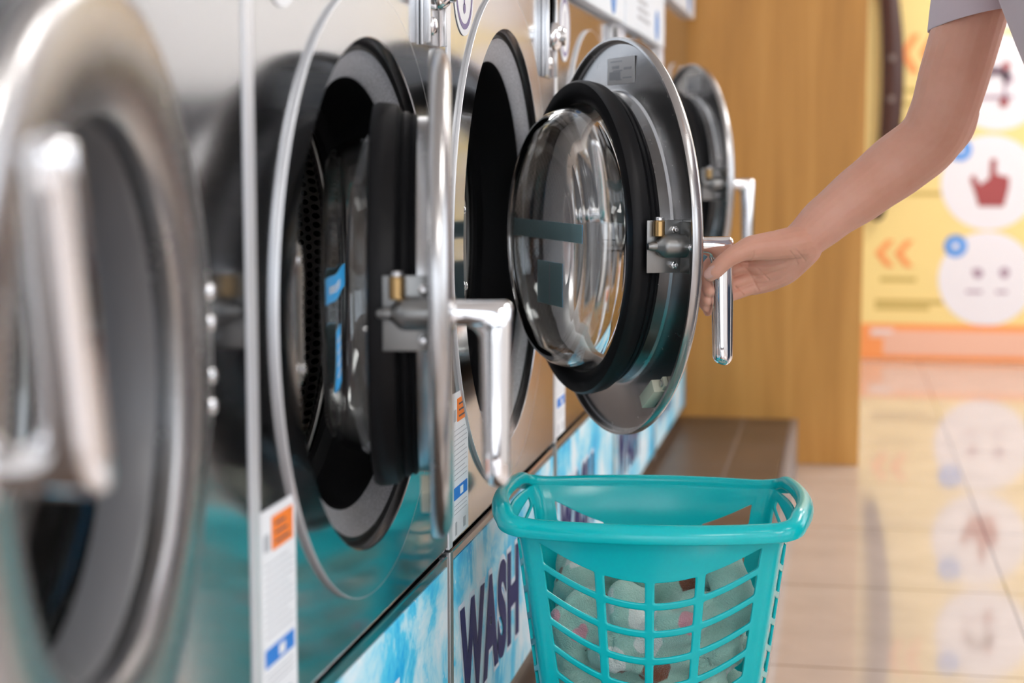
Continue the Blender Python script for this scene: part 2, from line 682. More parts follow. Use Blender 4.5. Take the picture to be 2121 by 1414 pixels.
def front_panel_bm(y0, y1, z0, z1, yc, zc, Ro, seg=128):
    """sheet with a round opening; thickness to the back, rolled edges"""
    bm = NB()
    tk, r = .0, .004
    inner, outer, outer2 = [], [], []
    for i in range(seg):
        a = 2 * math.pi * i / seg
        c, s = math.cos(a), math.sin(a)
        inner.append((yc + Ro * c, zc + Ro * s))
        t = min([(((y1 - r) if c > 0 else (y0 + r)) - yc) / c if abs(c) > 1e-6 else 1e9, (((z1 - r) if s > 0 else (z0 + r)) - zc) / s if abs(s) > 1e-6 else 1e9])
        outer.append((yc + t * c, zc + t * s))
    # snap nearest rays to the four corners
    for cy in (y0 + r, y1 - r):
        for cz in (z0 + r, z1 - r):
            k = min(range(seg), key=lambda i: (outer[i][0] - cy) ** 2 + (outer[i][1] - cz) ** 2)
            outer[k] = (cy, cz)
    ring = lambda pts, x: [bm.verts.new((x, *p)) for p in pts]
    exp = [(p[0] + (r if p[0] > y1 - r - 1e-5 else -r if p[0] < y0 + r + 1e-5 else 0), p[1] + (r if p[1] > z1 - r - 1e-5 else -r if p[1] < z0 + r + 1e-5 else 0)) for p in outer]
    mid = [(a_[0] * .72 + b_[0] * .28, a_[1] * .72 + b_[1] * .28) for a_, b_ in zip(outer, exp)]
    rs = [ring(inner, -.012), ring(inner, 0), ring(outer, 0)]
    md2 = [(a_[0] * .3 + b_[0] * .7, a_[1] * .3 + b_[1] * .7) for a_, b_ in zip(outer, exp)]
    rs.append(ring(md2, -.0012))
    rs.append(ring(exp, -.004))
    rs.append(ring(exp, -.02))
    for a_, b_ in zip(rs, rs[1:]):
        for i in range(seg):
            j = (i + 1) % seg
            bm.faces.new((a_[i], a_[j], b_[j], b_[i]))
    return bm


def door_handle_bm(up=False):
    """local: shaft along +x from the door face, grip hanging down (or up); oval section swept between an inner and an outer outline"""
    s = 1 if up else -1
    bm = NB()
    Ls, Lg, hs, rf, ro = .053, .150, .0112, .013, .007
    gi = Ls - .029                                  # inner edge of the grip
    st = [((-.004, hs), (-.004, -hs), .0112), ((.008, hs), (.008, -hs), .0112), ((gi - rf, hs), (gi - rf, -hs), .0114)]
    for k in range(1, 9):
        t = k / 8
        a = math.pi / 2 * t
        pin = (gi - rf + rf * math.sin(a), -hs - rf * (1 - math.cos(a)))
        if t < .5:
            pout = (gi - rf + (Ls - ro - gi + rf) * t / .5, hs)
        else:
            b_ = math.pi / 2 * (t - .5) / .5
            pout = (Ls - ro + ro * math.sin(b_), hs - ro * (1 - math.cos(b_)))
        st.append((pout, pin, .0116 + .0018 * t))
    for k in range(1, 9):
        t = k / 8
        st.append(((Ls - .002 * t, hs - ro - (Lg - .006) * t), (gi + .0025 * t, -hs - rf - (Lg - hs - rf - .012) * t), .0134 - .0012 * t))
    (ox, oz), (ix, iz), h = st[-1]
    for k in range(1, 6):
        a = math.pi / 2 * k / 6
        c, d = math.cos(a) , math.sin(a)
        mx_, hw = (ox + ix) / 2, (ox - ix) / 2
        st.append(((mx_ + hw * c, oz - .013 * d), (mx_ - hw * c, iz - .013 * d), max(.001, h * c)))
    rg = []
    n = 24
    for (px_, pz), (qx, qz), h in st:
        c = Vector(((px_ + qx) / 2, 0, (pz + qz) / 2))
        u = Vector(((px_ - qx) / 2, 0, (pz - qz) / 2))
        ring = []
        for k in range(n):
            a = 2 * math.pi * k / n
            ca, sa = math.cos(a), math.sin(a)
            e_ = .86
            p = c + u * math.copysign(abs(ca) ** e_, ca) + Vector((0, h * math.copysign(abs(sa) ** e_, sa), 0))
            if up:
                p.z = -p.z
            ring.append(bm.verts.new(p))
        rg.append(ring)
    for a_, b_ in zip(rg, rg[1:]):
        for k in range(n):
            j = (k + 1) % n
            bm.faces.new((a_[k], a_[j], b_[j], b_[k]))
    bm.faces.new(rg[0])
    bm.faces.new(rg[-1])
    lathe(bm, [(.0112, 0), (.0165, 0), (.0165, .003), (.0112, .005)], (-.001, 0, 0), (1, 0, 0), 32)
    return bm


def rect_strip(bm, x, y0, y1, z0, z1, mi, t=.0006):
    box(bm, (x, y0, z0), (x + t, y1, z1), mi=mi)


def text_mesh(body, size_y, size_z, off, extr):
    """lettering as a mesh in the YZ plane facing +x, fitted to a given width and height"""
    cu = bpy.data.curves.new('t', 'FONT')
    cu.body = body
    cu.extrude = extr
    cu.offset = off
    cu.space_character = 1.12
    o = bpy.data.objects.new('t', cu)
    col.objects.link(o)
    bpy.context.view_layer.update()
    me = bpy.data.meshes.new_from_object(o.evaluated_get(bpy.context.evaluated_depsgraph_get()))
    bpy.data.objects.remove(o)
    return me


def lettering(name, body, y0, y1, z0, z1, x, parent, core, rim):
    """one mesh: pale outline behind, dark letters in front"""
    bm = NB()
    ref = None
    for k, (off, xo) in enumerate(((.088, 0.0), (.046, .0009))):
        me = text_mesh(body, 1, 1, off, 0)
        vs = [v.co.copy() for v in me.vertices]
        if ref is None:
            ref = (min(v.x for v in vs), max(v.x for v in vs), min(v.y for v in vs), max(v.y for v in vs))
        nv = [bm.verts.new((x + xo, y0 + (v.x - ref[0]) / (ref[1] - ref[0]) * (y1 - y0), z0 + (v.y - ref[2]) / (ref[3] - ref[2]) * (z1 - z0))) for v in vs]
        for p in me.polygons:
            try:
                f = bm.faces.new([nv[i] for i in p.vertices])
                f.material_index = k
            except ValueError:
                pass
    return obj(name, bm, [rim, core], parent, smooth=False)


def make_door(root, loc, R, th, up, zrel):
    gap = .008
    cy = -(R + gap)
    C0 = (0, cy, 0)
    bm = NB()
    prof = [(.660 * R, -.018), (.668 * R, -.003), (.70 * R, .002), (.80 * R, .0055), (.915 * R, .0055), (.945 * R, .0045), (.975 * R, .0018), (R - .0015, -.0022), (R, -.005), (R, -.0135), (R - .001, -.0155), (R - .004, -.0160),
            (R - .0055, -.0145), (R - .0065, -.0080), (R - .009, -.0065), (.90 * R, -.0070), (.752 * R, -.0080), (.738 * R, -.0092), (.730 * R, -.0125), (.728 * R, -.0265), (.722 * R, -.0280), (.665 * R, -.0280)]
    lathe(bm, prof, C0, (1, 0, 0), 160, close=True)
    door = obj('door', bm, 'door', root, loc, (0, 0, th), auto=30)
    # black gasket, flaring towards the drum, with three shallow lips
    g = [(.665 * R, -.0275), (.700 * R, -.0275), (.735 * R, -.0280), (.742 * R, -.0315), (.735 * R, -.0330), (.746 * R, -.0355), (.750 * R, -.0395), (.744 * R, -.0410), (.760 * R, -.0435), (.776 * R, -.0465), (.784 * R, -.056), (.786 * R, -.065), (.775 * R, -.0695), (.74 * R, -.071), (.70 * R, -.070), (.675 * R, -.064), (.668 * R, -.05)]
    obj('door_gasket', lathe(NB(), g, C0, (1, 0, 0), 128, close=True), 'rubber', door)
    # pressed glass bowl, a real shell; the recess is open to the outside
    go = [(.663 * R, -.050), (.668 * R, -.064), (.660 * R, -.074), (.650 * R, -.084), (.630 * R, -.099), (.600 * R, -.109), (.555 * R, -.1145), (.42 * R, -.1175), (.2 * R, -.119), (0, -.1195)]
    gi = [(0, -.1145), (.2 * R, -.114), (.42 * R, -.1125), (.545 * R, -.1095), (.580 * R, -.104), (.607 * R, -.094), (.625 * R, -.080), (.633 * R, -.066), (.635 * R, -.050)]
    obj('glass_bowl', lathe(NB(), go + gi + [go[0]], C0, (1, 0, 0), 128), 'glass', door)
    obj('window_liner', lathe(NB(), [(.660 * R, -.016), (.648 * R, -.020), (.6445 * R, -.049), (.6605 * R, -.049)], C0, (1, 0, 0), 96), 'liner', door)
    # stickers in the recess, on the flat of the bowl
    bm = NB()
    gx = -.1085
    for k in range(14):
        y0_ = -.52 * R + k * 1.04 * R / 14
        box(bm, (gx, cy + y0_, .000), (gx + .0004, cy + y0_ + 1.04 * R / 14 + .0002, .024), mi=0)
        box(bm, (gx - .0005, cy + y0_, .000), (gx - .0002, cy + y0_ + 1.04 * R / 14 + .0002, .024), mi=2)
    for k in range(9):
        yy = cy - .42 * R + k * .06 * R
        box(bm, (gx + .0006, yy, .008), (gx + .0009, yy + .036 * R, .015), mi=1)
    obj('blue_band_sticker', bm, ['sticker', 'pale', 'sticker_back'], door, smooth=False)
    bm = NB()
    box(bm, (gx, cy - .26 * R, -.088), (gx + .0004, cy + .10 * R, -.030), mi=0)
    box(bm, (gx - .0005, cy - .26 * R, -.088), (gx - .0002, cy + .10 * R, -.030), mi=2)
    box(bm, (gx - .0008, cy - .085 * R, -.086), (gx - .0006, cy - .075 * R, -.032), mi=1)
    for k in range(4):
        zz = -.042 - k * .011
        box(bm, (gx + .0006, cy - .22 * R, zz - .0015), (gx + .0009, cy - .06 * R, zz + .0015), mi=1)
        box(bm, (gx + .0006, cy - .04 * R, zz - .0015), (gx + .0009, cy + .07 * R, zz + .0015), mi=1)
    obj('blue_notice_sticker', bm, ['sticker', 'pale', 'sticker_back'], door, smooth=False)
    # latch on the inside
    ly = cy - .84 * R
    bm = NB()
    box(bm, (-.056, ly + .006, -.034), (-.0075, ly + .0095, .032), .0012)
    box(bm, (-.0105, ly - .022, -.034), (-.0072, ly + .010, .030), .0008)
    lathe(bm, [(.0, -.008), (.0148, -.008), (.0148, -.036), (.0138, -.040), (.0118, -.043), (.0085, -.046), (.006, -.049), (.006, -.054), (.004, -.060), (0, -.061)], (0, ly - .006, 0), (1, 0, 0), 28)
    obj('latch', bm, 'latch_steel', door)
    bm = NB()
    cyl(bm, (-.043, ly - .002, .012), (-.043, ly - .002, .032), .0072)
    obj('brass_bush', bm, 'brass', door)
    bm = cyl(NB(), (-.043, ly - .002, .0315), (-.043, ly - .002, .0365), .006)
    obj('bush_cap', bm, 'edge', door)
    for yy, zz, xx in ((0, .020, -.020), (0, -.024, -.020), (-.0, -.001, -.010)):
        p = (xx, ly + .0075 if xx < -.015 else ly - .021, zz)
        bm = NB()
        tube(bm, [p, (p[0], p[1] - .007, p[2])], .0052, seg=6, round_ends=False)
        tube(bm, [(p[0], p[1] - .006, p[2]), (p[0], p[1] - .012, p[2])], .0028, seg=12, round_ends=False)
        obj('latch_bolt', baked(bm, [('REMESH', dict(mode='VOXEL', voxel_size=.0006))]), 'edge', door)
    # small label and cream switch magnet on the inside rim
    bm = NB()
    box(bm, (-.0088, cy - .06 * R - .048, .83 * R - .017), (-.0080, cy - .06 * R + .048, .83 * R + .019), mi=0)
    xx = -.0092
    box(bm, (xx, cy - .06 * R + .0, .83 * R - .011), (xx + .0004, cy - .06 * R + .040, .83 * R - .0), mi=1)
    box(bm, (xx, cy - .06 * R + .005, .83 * R + .004), (xx + .0004, cy - .06 * R + .030, .83 * R + .008), mi=1)
    box(bm, (xx, cy - .06 * R - .038, .83 * R + .002), (xx + .0004, cy - .06 * R - .012, .83 * R + .005), mi=1)
    box(bm, (xx, cy - .06 * R - .038, .83 * R - .010), (xx + .0004, cy - .06 * R - .008, .83 * R - .008), mi=1)
    for k in range(3):
        box(bm, (xx, cy - .06 * R - .005, .83 * R + .013 - k * .0125), (xx + .0004, cy - .06 * R + .036 - k * .01, .83 * R + .0145 - k * .0125), mi=1)
    obj('rating_label', bm, ['silver_label', 'greyprint'], door, smooth=False)
    bm = NB()
    box(bm, (-.017, -.009, -.024), (0, .009, .024), .0012)
    box(bm, (-.006, -.007, .022), (0, .007, .036), .001)
    mg = obj('door_magnet', bm, 'cream', door, (-.0072, cy - .555 * R, -.725 * R), (R_(56), 0, 0))
    obj('magnet_screw', cyl(NB(), (-.0058, 0, .0295), (-.0085, 0, .0295), .0045), 'zinc', mg)
    hd = obj('door_handle', door_handle_bm(up), 'chrome', door, (.004, ly - .004, 0), (R_(13 if up else -2), 0, 0), auto=50)
    return door


def washer(y0, y1, yc, zc, Ro, Rd, theta, label, up=False, fz=1.195, strike=True):
    root = empty('washing_machine', (0, yc, PZ))
    tag(root, label, 'washing machine', 'row of stainless washing machines')
    P = lambda y: y - yc
    Z = lambda z: z - PZ
    a, b_ = P(y0), P(y1)
    zc_ = Z(zc)
    # body behind the front
    bm = NB()
    box(bm, (-.80, a + .004, Z(.16)), (-.022, a + .007, Z(1.70)))
    box(bm, (-.80, b_ - .007, Z(.16)), (-.022, b_ - .004, Z(1.70)))
    box(bm, (-.80, a + .008, Z(.16)), (-.797, b_ - .008, Z(1.70)))
    box(bm, (-.796, a + .008, Z(1.697)), (-.022, b_ - .008, Z(1.70)))
    box(bm, (-.796, a + .008, Z(.16)), (-.022, b_ - .008, Z(.163)))
    obj('cabinet', bm, 'panel', root, smooth=False)
    obj('front_panel', front_panel_bm(a + .0102, b_ - .0102, Z(SEAM + .003), Z(fz - .002), 0, zc_, Ro), 'panel', root, auto=12)
    # thin pressed circle round the opening and the bright bead of the opening
    Rt, rz = Ro * 1.19, .0044
    bm = lathe(NB(), [(Rt, -.001), (Rt + .0002, rz - .0006), (Rt - .0003, rz + .0001), (Rt - .0008, rz + .0001)], (0, 0, zc_), (1, 0, 0), 192)
    obj('plate_edge', bm, 'post', root, auto=60)
    bm = lathe(NB(), [(Rt - .0007, rz), (Ro + .001, rz), (Ro + .0002, rz - .0006), (Ro, rz - .0014)], (0, 0, zc_), (1, 0, 0), 192)
    obj('raised_round_plate', bm, 'panel', root, auto=25)
    bm = lathe(NB(), [(Ro, rz - .0014), (Ro - .0006, .0015), (Ro - .0030, -.0035), (Ro - .0034, -.006)], (0, 0, zc_), (1, 0, 0), 160)
    obj('opening_bead', bm, 'edge', root)
    bm = lathe(NB(), [(Ro - .0034, -.005), (Ro - .0065, -.0085), (Ro - .0110, -.0085), (Ro - .0115, -.006)], (0, 0, zc_), (1, 0, 0), 128)
    obj('opening_groove', bm, 'black', root)
    bm = lathe(NB(), [(Ro - .0115, -.006), (.93 * Ro, -.0125), (.86 * Ro, -.018), (.85 * Ro, -.021)], (0, 0, zc_), (1, 0, 0), 128)
    obj('opening_flange', bm, 'enamel', root)
    bm = lathe(NB(), [(.851 * Ro, -.0205), (.845 * Ro, -.03), (.84 * Ro, -.078), (.80 * Ro, -.086), (.80 * Ro, -.092), (.825 * Ro, -.096), (.90 * Ro, -.099), (1.12 * Ro, -.100)], (0, 0, zc_), (1, 0, 0), 128)
    obj('tub_seal', bm, 'seal', root)
    # drum with uv for the perforation
    bm = NB()
    prof = [(.83 * Ro, -.108), (.93 * Ro, -.112), (1.04 * Ro, -.125), (1.06 * Ro, -.14), (1.06 * Ro, -.52), (0, -.53)]
    lathe(bm, prof, (0, 0, zc_), (1, 0, 0), 96)
    uvl = bm.loops.layers.uv.new('UVMap')
    for f in bm.faces:
        cs = [l.vert.co for l in f.loops]
        fc = f.calc_center_median()
        a0 = math.atan2(fc.z - zc_, fc.y)
        for l in f.loops:
            v = l.vert.co
            an = math.atan2(v.z - zc_, v.y)
            while an - a0 > math.pi:
                an -= 2 * math.pi
            while an - a0 < -math.pi:
                an += 2 * math.pi
            rr = math.hypot(v.z - zc_, v.y)
            l[uvl].uv = (an * 156 / (2 * math.pi), (v.x if rr > 1.05 * Ro else v.x - (1.06 * Ro - rr)) / .0180)
    obj('drum', bm, 'drum', root)
    obj('drum_lip', lathe(NB(), [(.845 * Ro, -.1035), (.850 * Ro, -.1010), (.862 * Ro, -.1005), (.868 * Ro, -.1050), (.855 * Ro, -.1075)], (0, 0, zc_), (1, 0, 0), 96, close=True), 'zinc', root)
    for k in range(3):
        bm = NB()
        an = R_(38 + 120 * k)
        rr = 1.0 * Ro
        pth = [(x, rr * math.cos(an), zc_ + rr * math.sin(an)) for x in (-.15, -.25, -.35, -.45)]
        tube(bm, pth, [.022, .03, .03, .022], 14)
        obj('drum_paddle', bm, 'zinc', root)
    # strike plate with screws at the near side of the opening
    if strike:
        yy = -Ro * .90
        bm = NB()
        tube(bm, [(-.004, yy, zc_ - .048), (-.004, yy, zc_ - .03), (-.004, yy + .004, zc_), (-.004, yy, zc_ + .03), (-.004, yy, zc_ + .048)], [.016, .018, .013, .018, .016], 12, flat=(Vector((1, 0, 0)), .25))
        sp_ = obj('strike_plate', bm, 'zinc', root)
        for dz, dy in ((.046, 0), (-.046, -.004), (-.048, .010)):
            obj('strike_screw', ball(NB(), (-.002, yy + dy, zc_ + dz), .0058, (.6, 1, 1)), 'edge', sp_)
        for an in (R_(222), R_(219)):
            obj('rim_screw', ball(NB(), (-.0035, .965 * Ro * math.cos(an), zc_ + .965 * Ro * math.sin(an)), .0042, (.6, 1, 1)), 'edge', root)
    # hinge on the far side
    hy = Ro + .012
    bm = NB()
    box(bm, (.0064, hy - .004, zc_ - .056), (.0090, hy + .022, zc_ + .056), .001)
    cyl(bm, (.0135, hy - .003, zc_ - .012), (.0135, hy - .003, zc_ + .012), .0045)
    hg = obj('hinge', bm, 'zinc', root)
    for dz in (.041, .019, -.019, -.041):
        obj('hinge_screw', ball(NB(), (.0095, hy + .013, zc_ + dz), .0074, (.75, 1, 1)), 'chrome', hg)
    make_door(root, (.0175, hy - .003, zc_), Rd, R_(theta), up, 0)
    # upright trim between neighbours
    bm = box(NB(), (-.012, a - .0098, Z(SEAM + .002)), (.0012, a + .0098, Z(fz - .002)), .0008)
    obj('side_trim', bm, 'post', root, smooth=False)
    # lower panel with its artwork
    bm = NB()
    box(bm, (-.03, a + .0085, Z(.165)), (0, b_ - .0085, Z(SEAM - .003)), .003)
    lp = obj('lower_panel', bm, 'panel', root, smooth=False)
    bm = box(NB(), (-.012, a - .008, Z(.165)), (.0025, a + .008, Z(SEAM - .001)), .0015)
    obj('lower_trim', bm, 'zinc', root, smooth=False)
    bm = box(NB(), (.0002, a + .016, Z(.182)), (.0012, b_ - .020, Z(.446)))
    obj('bubble_poster', bm, 'bubbles', lp, smooth=False)
    lettering('wash_lettering', 'WASH', a + .036, a + .445, Z(.232), Z(.384), .0016, lp, 'navy', 'pale')
    bm = box(NB(), (-.05, a + .003, Z(.1385)), (-.018, b_ - .003, Z(.164)))
    obj('kick_strip', bm, 'zinc', root, smooth=False)
    # instruction label: white sheet, orange and blue blocks, grey lines
    bm = NB()
    la, lb = a + .0105, a + .100
    rect_strip(bm, .0003, la, lb, Z(.470), Z(.648), 0)
    w = lb - la
    rect_strip(bm, .0010, la + .30 * w, lb - .10 * w, Z(.612), Z(.640), 1)
    for k in range(3):
        rect_strip(bm, .0017, la + .38 * w, lb - (.22 + .06 * k) * w, Z(.617 + .0075 * k), Z(.619 + .0075 * k), 3, .0003)
    rect_strip(bm, .0010, la + .08 * w, la + .22 * w, Z(.614), Z(.628), 4)
    for k in range(11):
        rect_strip(bm, .0010, la + .10 * w, lb - (.10 + .13 * ((k * 7) % 4 == 0)) * w, Z(.602 - .006 * k), Z(.6028 - .006 * k), 4, .0003)
    rect_strip(bm, .0010, la + .08 * w, lb - .10 * w, Z(.518), Z(.533), 2)
    rect_strip(bm, .0017, la + .44 * w, la + .62 * w, Z(.521), Z(.530), 0, .0003)
    for k in range(3):
        rect_strip(bm, .0010, la + .10 * w, lb - .12 * w, Z(.510 - .005 * k), Z(.5108 - .005 * k), 4, .0003)
    rect_strip(bm, .0010, la + .16 * w, la + .26 * w, Z(.474), Z(.490), 4, .0003)
    rect_strip(bm, .0010, la + .66 * w, la + .80 * w, Z(.476), Z(.488), 4, .0003)
    obj('instruction_label', bm, ['white', 'orange', 'blueprint', 'darkprint', 'greyprint'], root, smooth=False)
    # round sticker: pale disc, purple ring, stem and dot
    sy, sz, sr = a + .083, zc_ + .311, .055
    bm = NB()
    ox = (1, 0, 0)
    lathe(bm, [(0, .0012), (sr, .0012), (sr, .0003)], (0, sy, sz), ox, 48, mi=0)
    lathe(bm, [(sr * .86, .0016), (sr * .74, .0016)], (0, sy, sz), ox, 48, mi=1)
    lathe(bm, [(0, .0017), (.0065, .0017)], (0, sy, sz - .022), ox, 20, mi=1)
    box(bm, (.0013, sy - .0022, sz - .018), (.0017, sy + .0022, sz + .026), mi=1)
    obj('round_sticker', bm, ['white', 'purple'], root, smooth=False)
    # chrome lock bracket high on the far side
    ky, kz = b_ - .098, Z(1.052)
    bm = NB()
    box(bm, (.0005, ky - .040, kz), (.004, ky + .040, kz + .135), .001)
    box(bm, (.004, ky - .040, kz + .002), (.012, ky - .037, kz + .135), .001)
    box(bm, (.004, ky + .036, kz + .002), (.012, ky + .040, kz + .135), .001)
    lk = obj('lock_bracket', bm, 'edge', root)
    bm = NB()
    ball(bm, (.010, ky + .002, kz + .062), .021, (.9, 1, 1.1))
    cyl(bm, (.010, ky + .002, kz + .062), (.030, ky + .006, kz + .063), .015)
    obj('lock_knob', bm, 'chrome', lk)
    bm = ball(NB(), (.006, ky - .006, kz + .022), .0105, (.6, 1, 1))
    obj('lock_screw', bm, 'edge', lk)
    # white control panel above
    bm = box(NB(), (-.02, a + .0105, Z(fz)), (.018, b_ - .0105, Z(1.68)), .004)
    cp = obj('control_panel', bm, 'fascia', root, smooth=False)
    for my, mz, mr in ((b_ - .19, .042, .035), (a + .16, .15, .022)):
        obj('blue_mark', lathe(NB(), [(0, .0195), (mr, .0195), (mr, .018)], (0, my, Z(fz + mz)), ox, 32), 'fascia_blue', cp, smooth=False)
    for k in range(4):
        obj('grey_print', box(NB(), (.0182, a + .22, Z(fz + .03 + .018 * k)), (.0188, a + .45 - .03 * k, Z(fz + .038 + .018 * k))), 'greyprint', cp, smooth=False)
    return root


S = [.600, 1.278, 1.973, 2.748, 3.507, 4.304, 5.18]
washer(S[0], S[1], .885, .795, .248, .240, 8, 'stainless steel washing machine with its door barely ajar and chrome handle pointing up', up=True, strike=False)
washer(S[1], S[2], 1.625, .797, .248, .238, 13, 'stainless steel washing machine with its open door seen edge on')
washer(S[2], S[3], 2.315, .820, .281, .272, 29.4, 'stainless steel washing machine whose big open door the hand is holding')
washer(S[3], S[4], 3.128, .83, .275, .266, 0, 'stainless steel washing machine with closed door hidden behind the big open round door', up=True)
washer(S[4], S[5], 3.862, .872, .270, .262, 24, 'stainless steel washing machine whose small blurred open door stands before the wood wall')
washer(S[5], S[6], 4.742, .86, .270, .262, 0, 'stainless steel washing machine at the end of the row, against the wood wall', up=True, fz=1.332)

# ------------------------------------------------------------------ laundry basket
BZ = PZ + .0005
BH = .352
BC = Vector((.224, 2.142, BZ))
BROT = math.atan2(.45 - BC.x, BC.y)       # turns its front to the aisle end
bk = empty('laundry_basket', BC, BROT * .9)
tag(bk, 'teal plastic laundry basket with slotted sides and two handles', 'laundry basket')


def dims(z):
    t = z / BH
    return .115 + (.159 - .115) * t + .006 * max(0, (t - .9) / .1) ** 2, .090 + (.127 - .090) * t + .006 * max(0, (t - .9) / .1) ** 2


# stations round the body: (face, fraction -1..1, solid-after)
def face_stations(cols, half):
    st = []
    eps = .0045
    for (a_, b2) in cols:
        n = 5
        fr = [a_, a_ + eps] + [a_ + (b2 - a_) * k / n for k in range(1, n)] + [b2 - eps, b2]
        for k, f in enumerate(fr):
            st.append((f / half, k < len(fr) - 1))
    out = [(-1.0, False)] if st[0][0] > -.999 else []
    return out + st


FH, SH = .131, .107
fcols = [(-.1265, -.0655), (-.054, -.0058), (.0058, .054), (.0655, .1265)]
scols = [(-.101, -.060), (-.049, -.006), (.006, .049), (.060, .101)]
stations = []
for face in range(4):
    cols, half = (fcols, FH) if face % 2 == 0 else (scols, SH)
    for f, hole in face_stations(cols, half):
        stations.append((face, f, hole))
    stations.append((face, 1.0, False))
    for k in (1, 2, 3):
        stations.append((face, ('c', k / 4), False))


def body_xy(face, f, z):
    a_, b2 = dims(z)
    cr = .020
    hw, hd = (a_, b2)
    def fp(face, f):
        if face == 0:
            return Vector((f * (hw - cr), -hd - .022 * (1 - f * f)))
        if face == 1:
            return Vector((hw + .014 * (1 - f * f), f * (hd - cr)))
        if face == 2:
            return Vector((-f * (hw - cr), hd + .024 * (1 - f * f)))
        return Vector((-hw - .014 * (1 - f * f), -f * (hd - cr)))
    if isinstance(f, tuple):
        p, q = fp(face, 1.0), fp((face + 1) % 4, -1.0)
        cpt = {0: Vector((hw, -hd)), 1: Vector((hw, hd)), 2: Vector((-hw, hd)), 3: Vector((-hw, -hd))}[face]
        t = f[1]
        return p * (1 - t) ** 2 + cpt * 2 * t * (1 - t) * .98 + q * t * t + cpt * 0.02 * 2 * t * (1 - t)
    return fp(face, f)


NR = 8
rows = []          # (z at corner, hole-above flag)
zt = .334
pitch, hole_h = .0345, .0262
zs = [(BH, 'top'), (.3445, 'top'), (zt + .004, 'top')]
for k in range(NR):
    z1 = zt - k * pitch
    z0 = z1 - hole_h
    zs += [(z1, 'hole'), (z1 - .004, 'hole'), ((z0 + z1) / 2, 'hole'), (z0 + .004, 'hole'), (z0, 'strip')]
zs += [(.040, 'solid'), (.018, 'solid'), (.004, 'solid')]


def drop(face, f, z):
    t = 0 if isinstance(f, tuple) else 1 - f * f
    d = .046 if face % 2 == 0 else .022
    u = min(1, max(0, (BH - .0015 - z) / .012))
    lo = min(1, max(0, (z - .03) / .14))
    return d * t * u * lo


bm = NB()
grid = []
for (z, _) in zs:
    rg = []
    for (face, f, _) in stations:
        zz = z - drop(face, f, z)
        p = body_xy(face, f, zz)
        rg.append(bm.verts.new((p.x, p.y, zz)))
    grid.append(rg)
ns = len(stations)
for r in range(len(zs) - 1):
    kind = zs[r][1]
    for s in range(ns):
        face, f, hole = stations[s]
        if kind == 'hole' and hole:
            continue
        # hand holes under the two side handles
        if face % 2 == 1 and r in (1,) and not isinstance(f, tuple) and -.9 < f < .9 and not isinstance(stations[(s + 1) % ns][1], tuple):
            continue
        j = (s + 1) % ns
        bm.faces.new((grid[r][s], grid[r][j], grid[r + 1][j], grid[r + 1][s]))
# floor of the basket
cv = bm.verts.new((0, 0, .004))
for s in range(ns):
    bm.faces.new((grid[-1][s], grid[-1][(s + 1) % ns], cv))
loose = [v for v in bm.verts if not v.link_faces]
bmesh.ops.delete(bm, geom=loose, context='VERTS')
me = baked(bm, [('SOLIDIFY', dict(thickness=.0032, offset=0, edge_crease_inner=.75, edge_crease_outer=.75)), ('SUBSURF', dict(levels=2, render_levels=2))])
obj('slotted_body', me, 'teal', bk)

# rolled rim that swells out into the two handles
bm = NB()
prof = [(-.0022, -.012), (-.0026, -.002), (-.001, .003), (.005, .0042), (.012, .0015), (.0165, -.004), (.0180, -.010), (.0175, -.0170), (.0158, -.0185), (.0145, -.0170), (.0150, -.010), (.0135, -.0055), (.0085, -.0015), (.003, -.0015), (.0012, -.012)]
rings = []
base_path = []
for face in range(4):
    for k in range(-12, 13):
        base_path.append(body_xy(face, k / 12, BH))
    for k in range(1, 8):
        base_path.append(body_xy(face, ('c', k / 8), BH))
nseg = len(base_path)
for p in base_path:
    hnd = max(0.0, min(1.0, (abs(p.x) - .132) / .038)) * max(0.0, min(1.0, (.150 - abs(p.y)) / .045))
    hnd = hnd * hnd * (3 - 2 * hnd)
    rings.append((Vector((p.x + math.copysign(.004 * hnd, p.x), p.y, BH + .006 + .012 * hnd)), hnd))
vr = []
for i in range(nseg):
    p, h = rings[i]
    t = rings[(i + 1) % nseg][0] - rings[i - 1][0]
    t.z = 0
    t.normalize()
    nrm = Vector((t.y, -t.x, 0))
    vr.append([bm.verts.new(p + nrm * (u * (1 + .05 * h)) + Vector((0, 0, w_ * (1 + .05 * h)))) for u, w_ in prof])
for i in range(nseg):
    j = (i + 1) % nseg
    for k in range(len(prof)):
        l = (k + 1) % len(prof)
        bm.faces.new((vr[i][k], vr[i][l], vr[j][l], vr[j][k]))
me = baked(bm, [('SUBSURF', dict(levels=1, render_levels=1))])
obj('rim_with_handles', me, 'teal', bk)

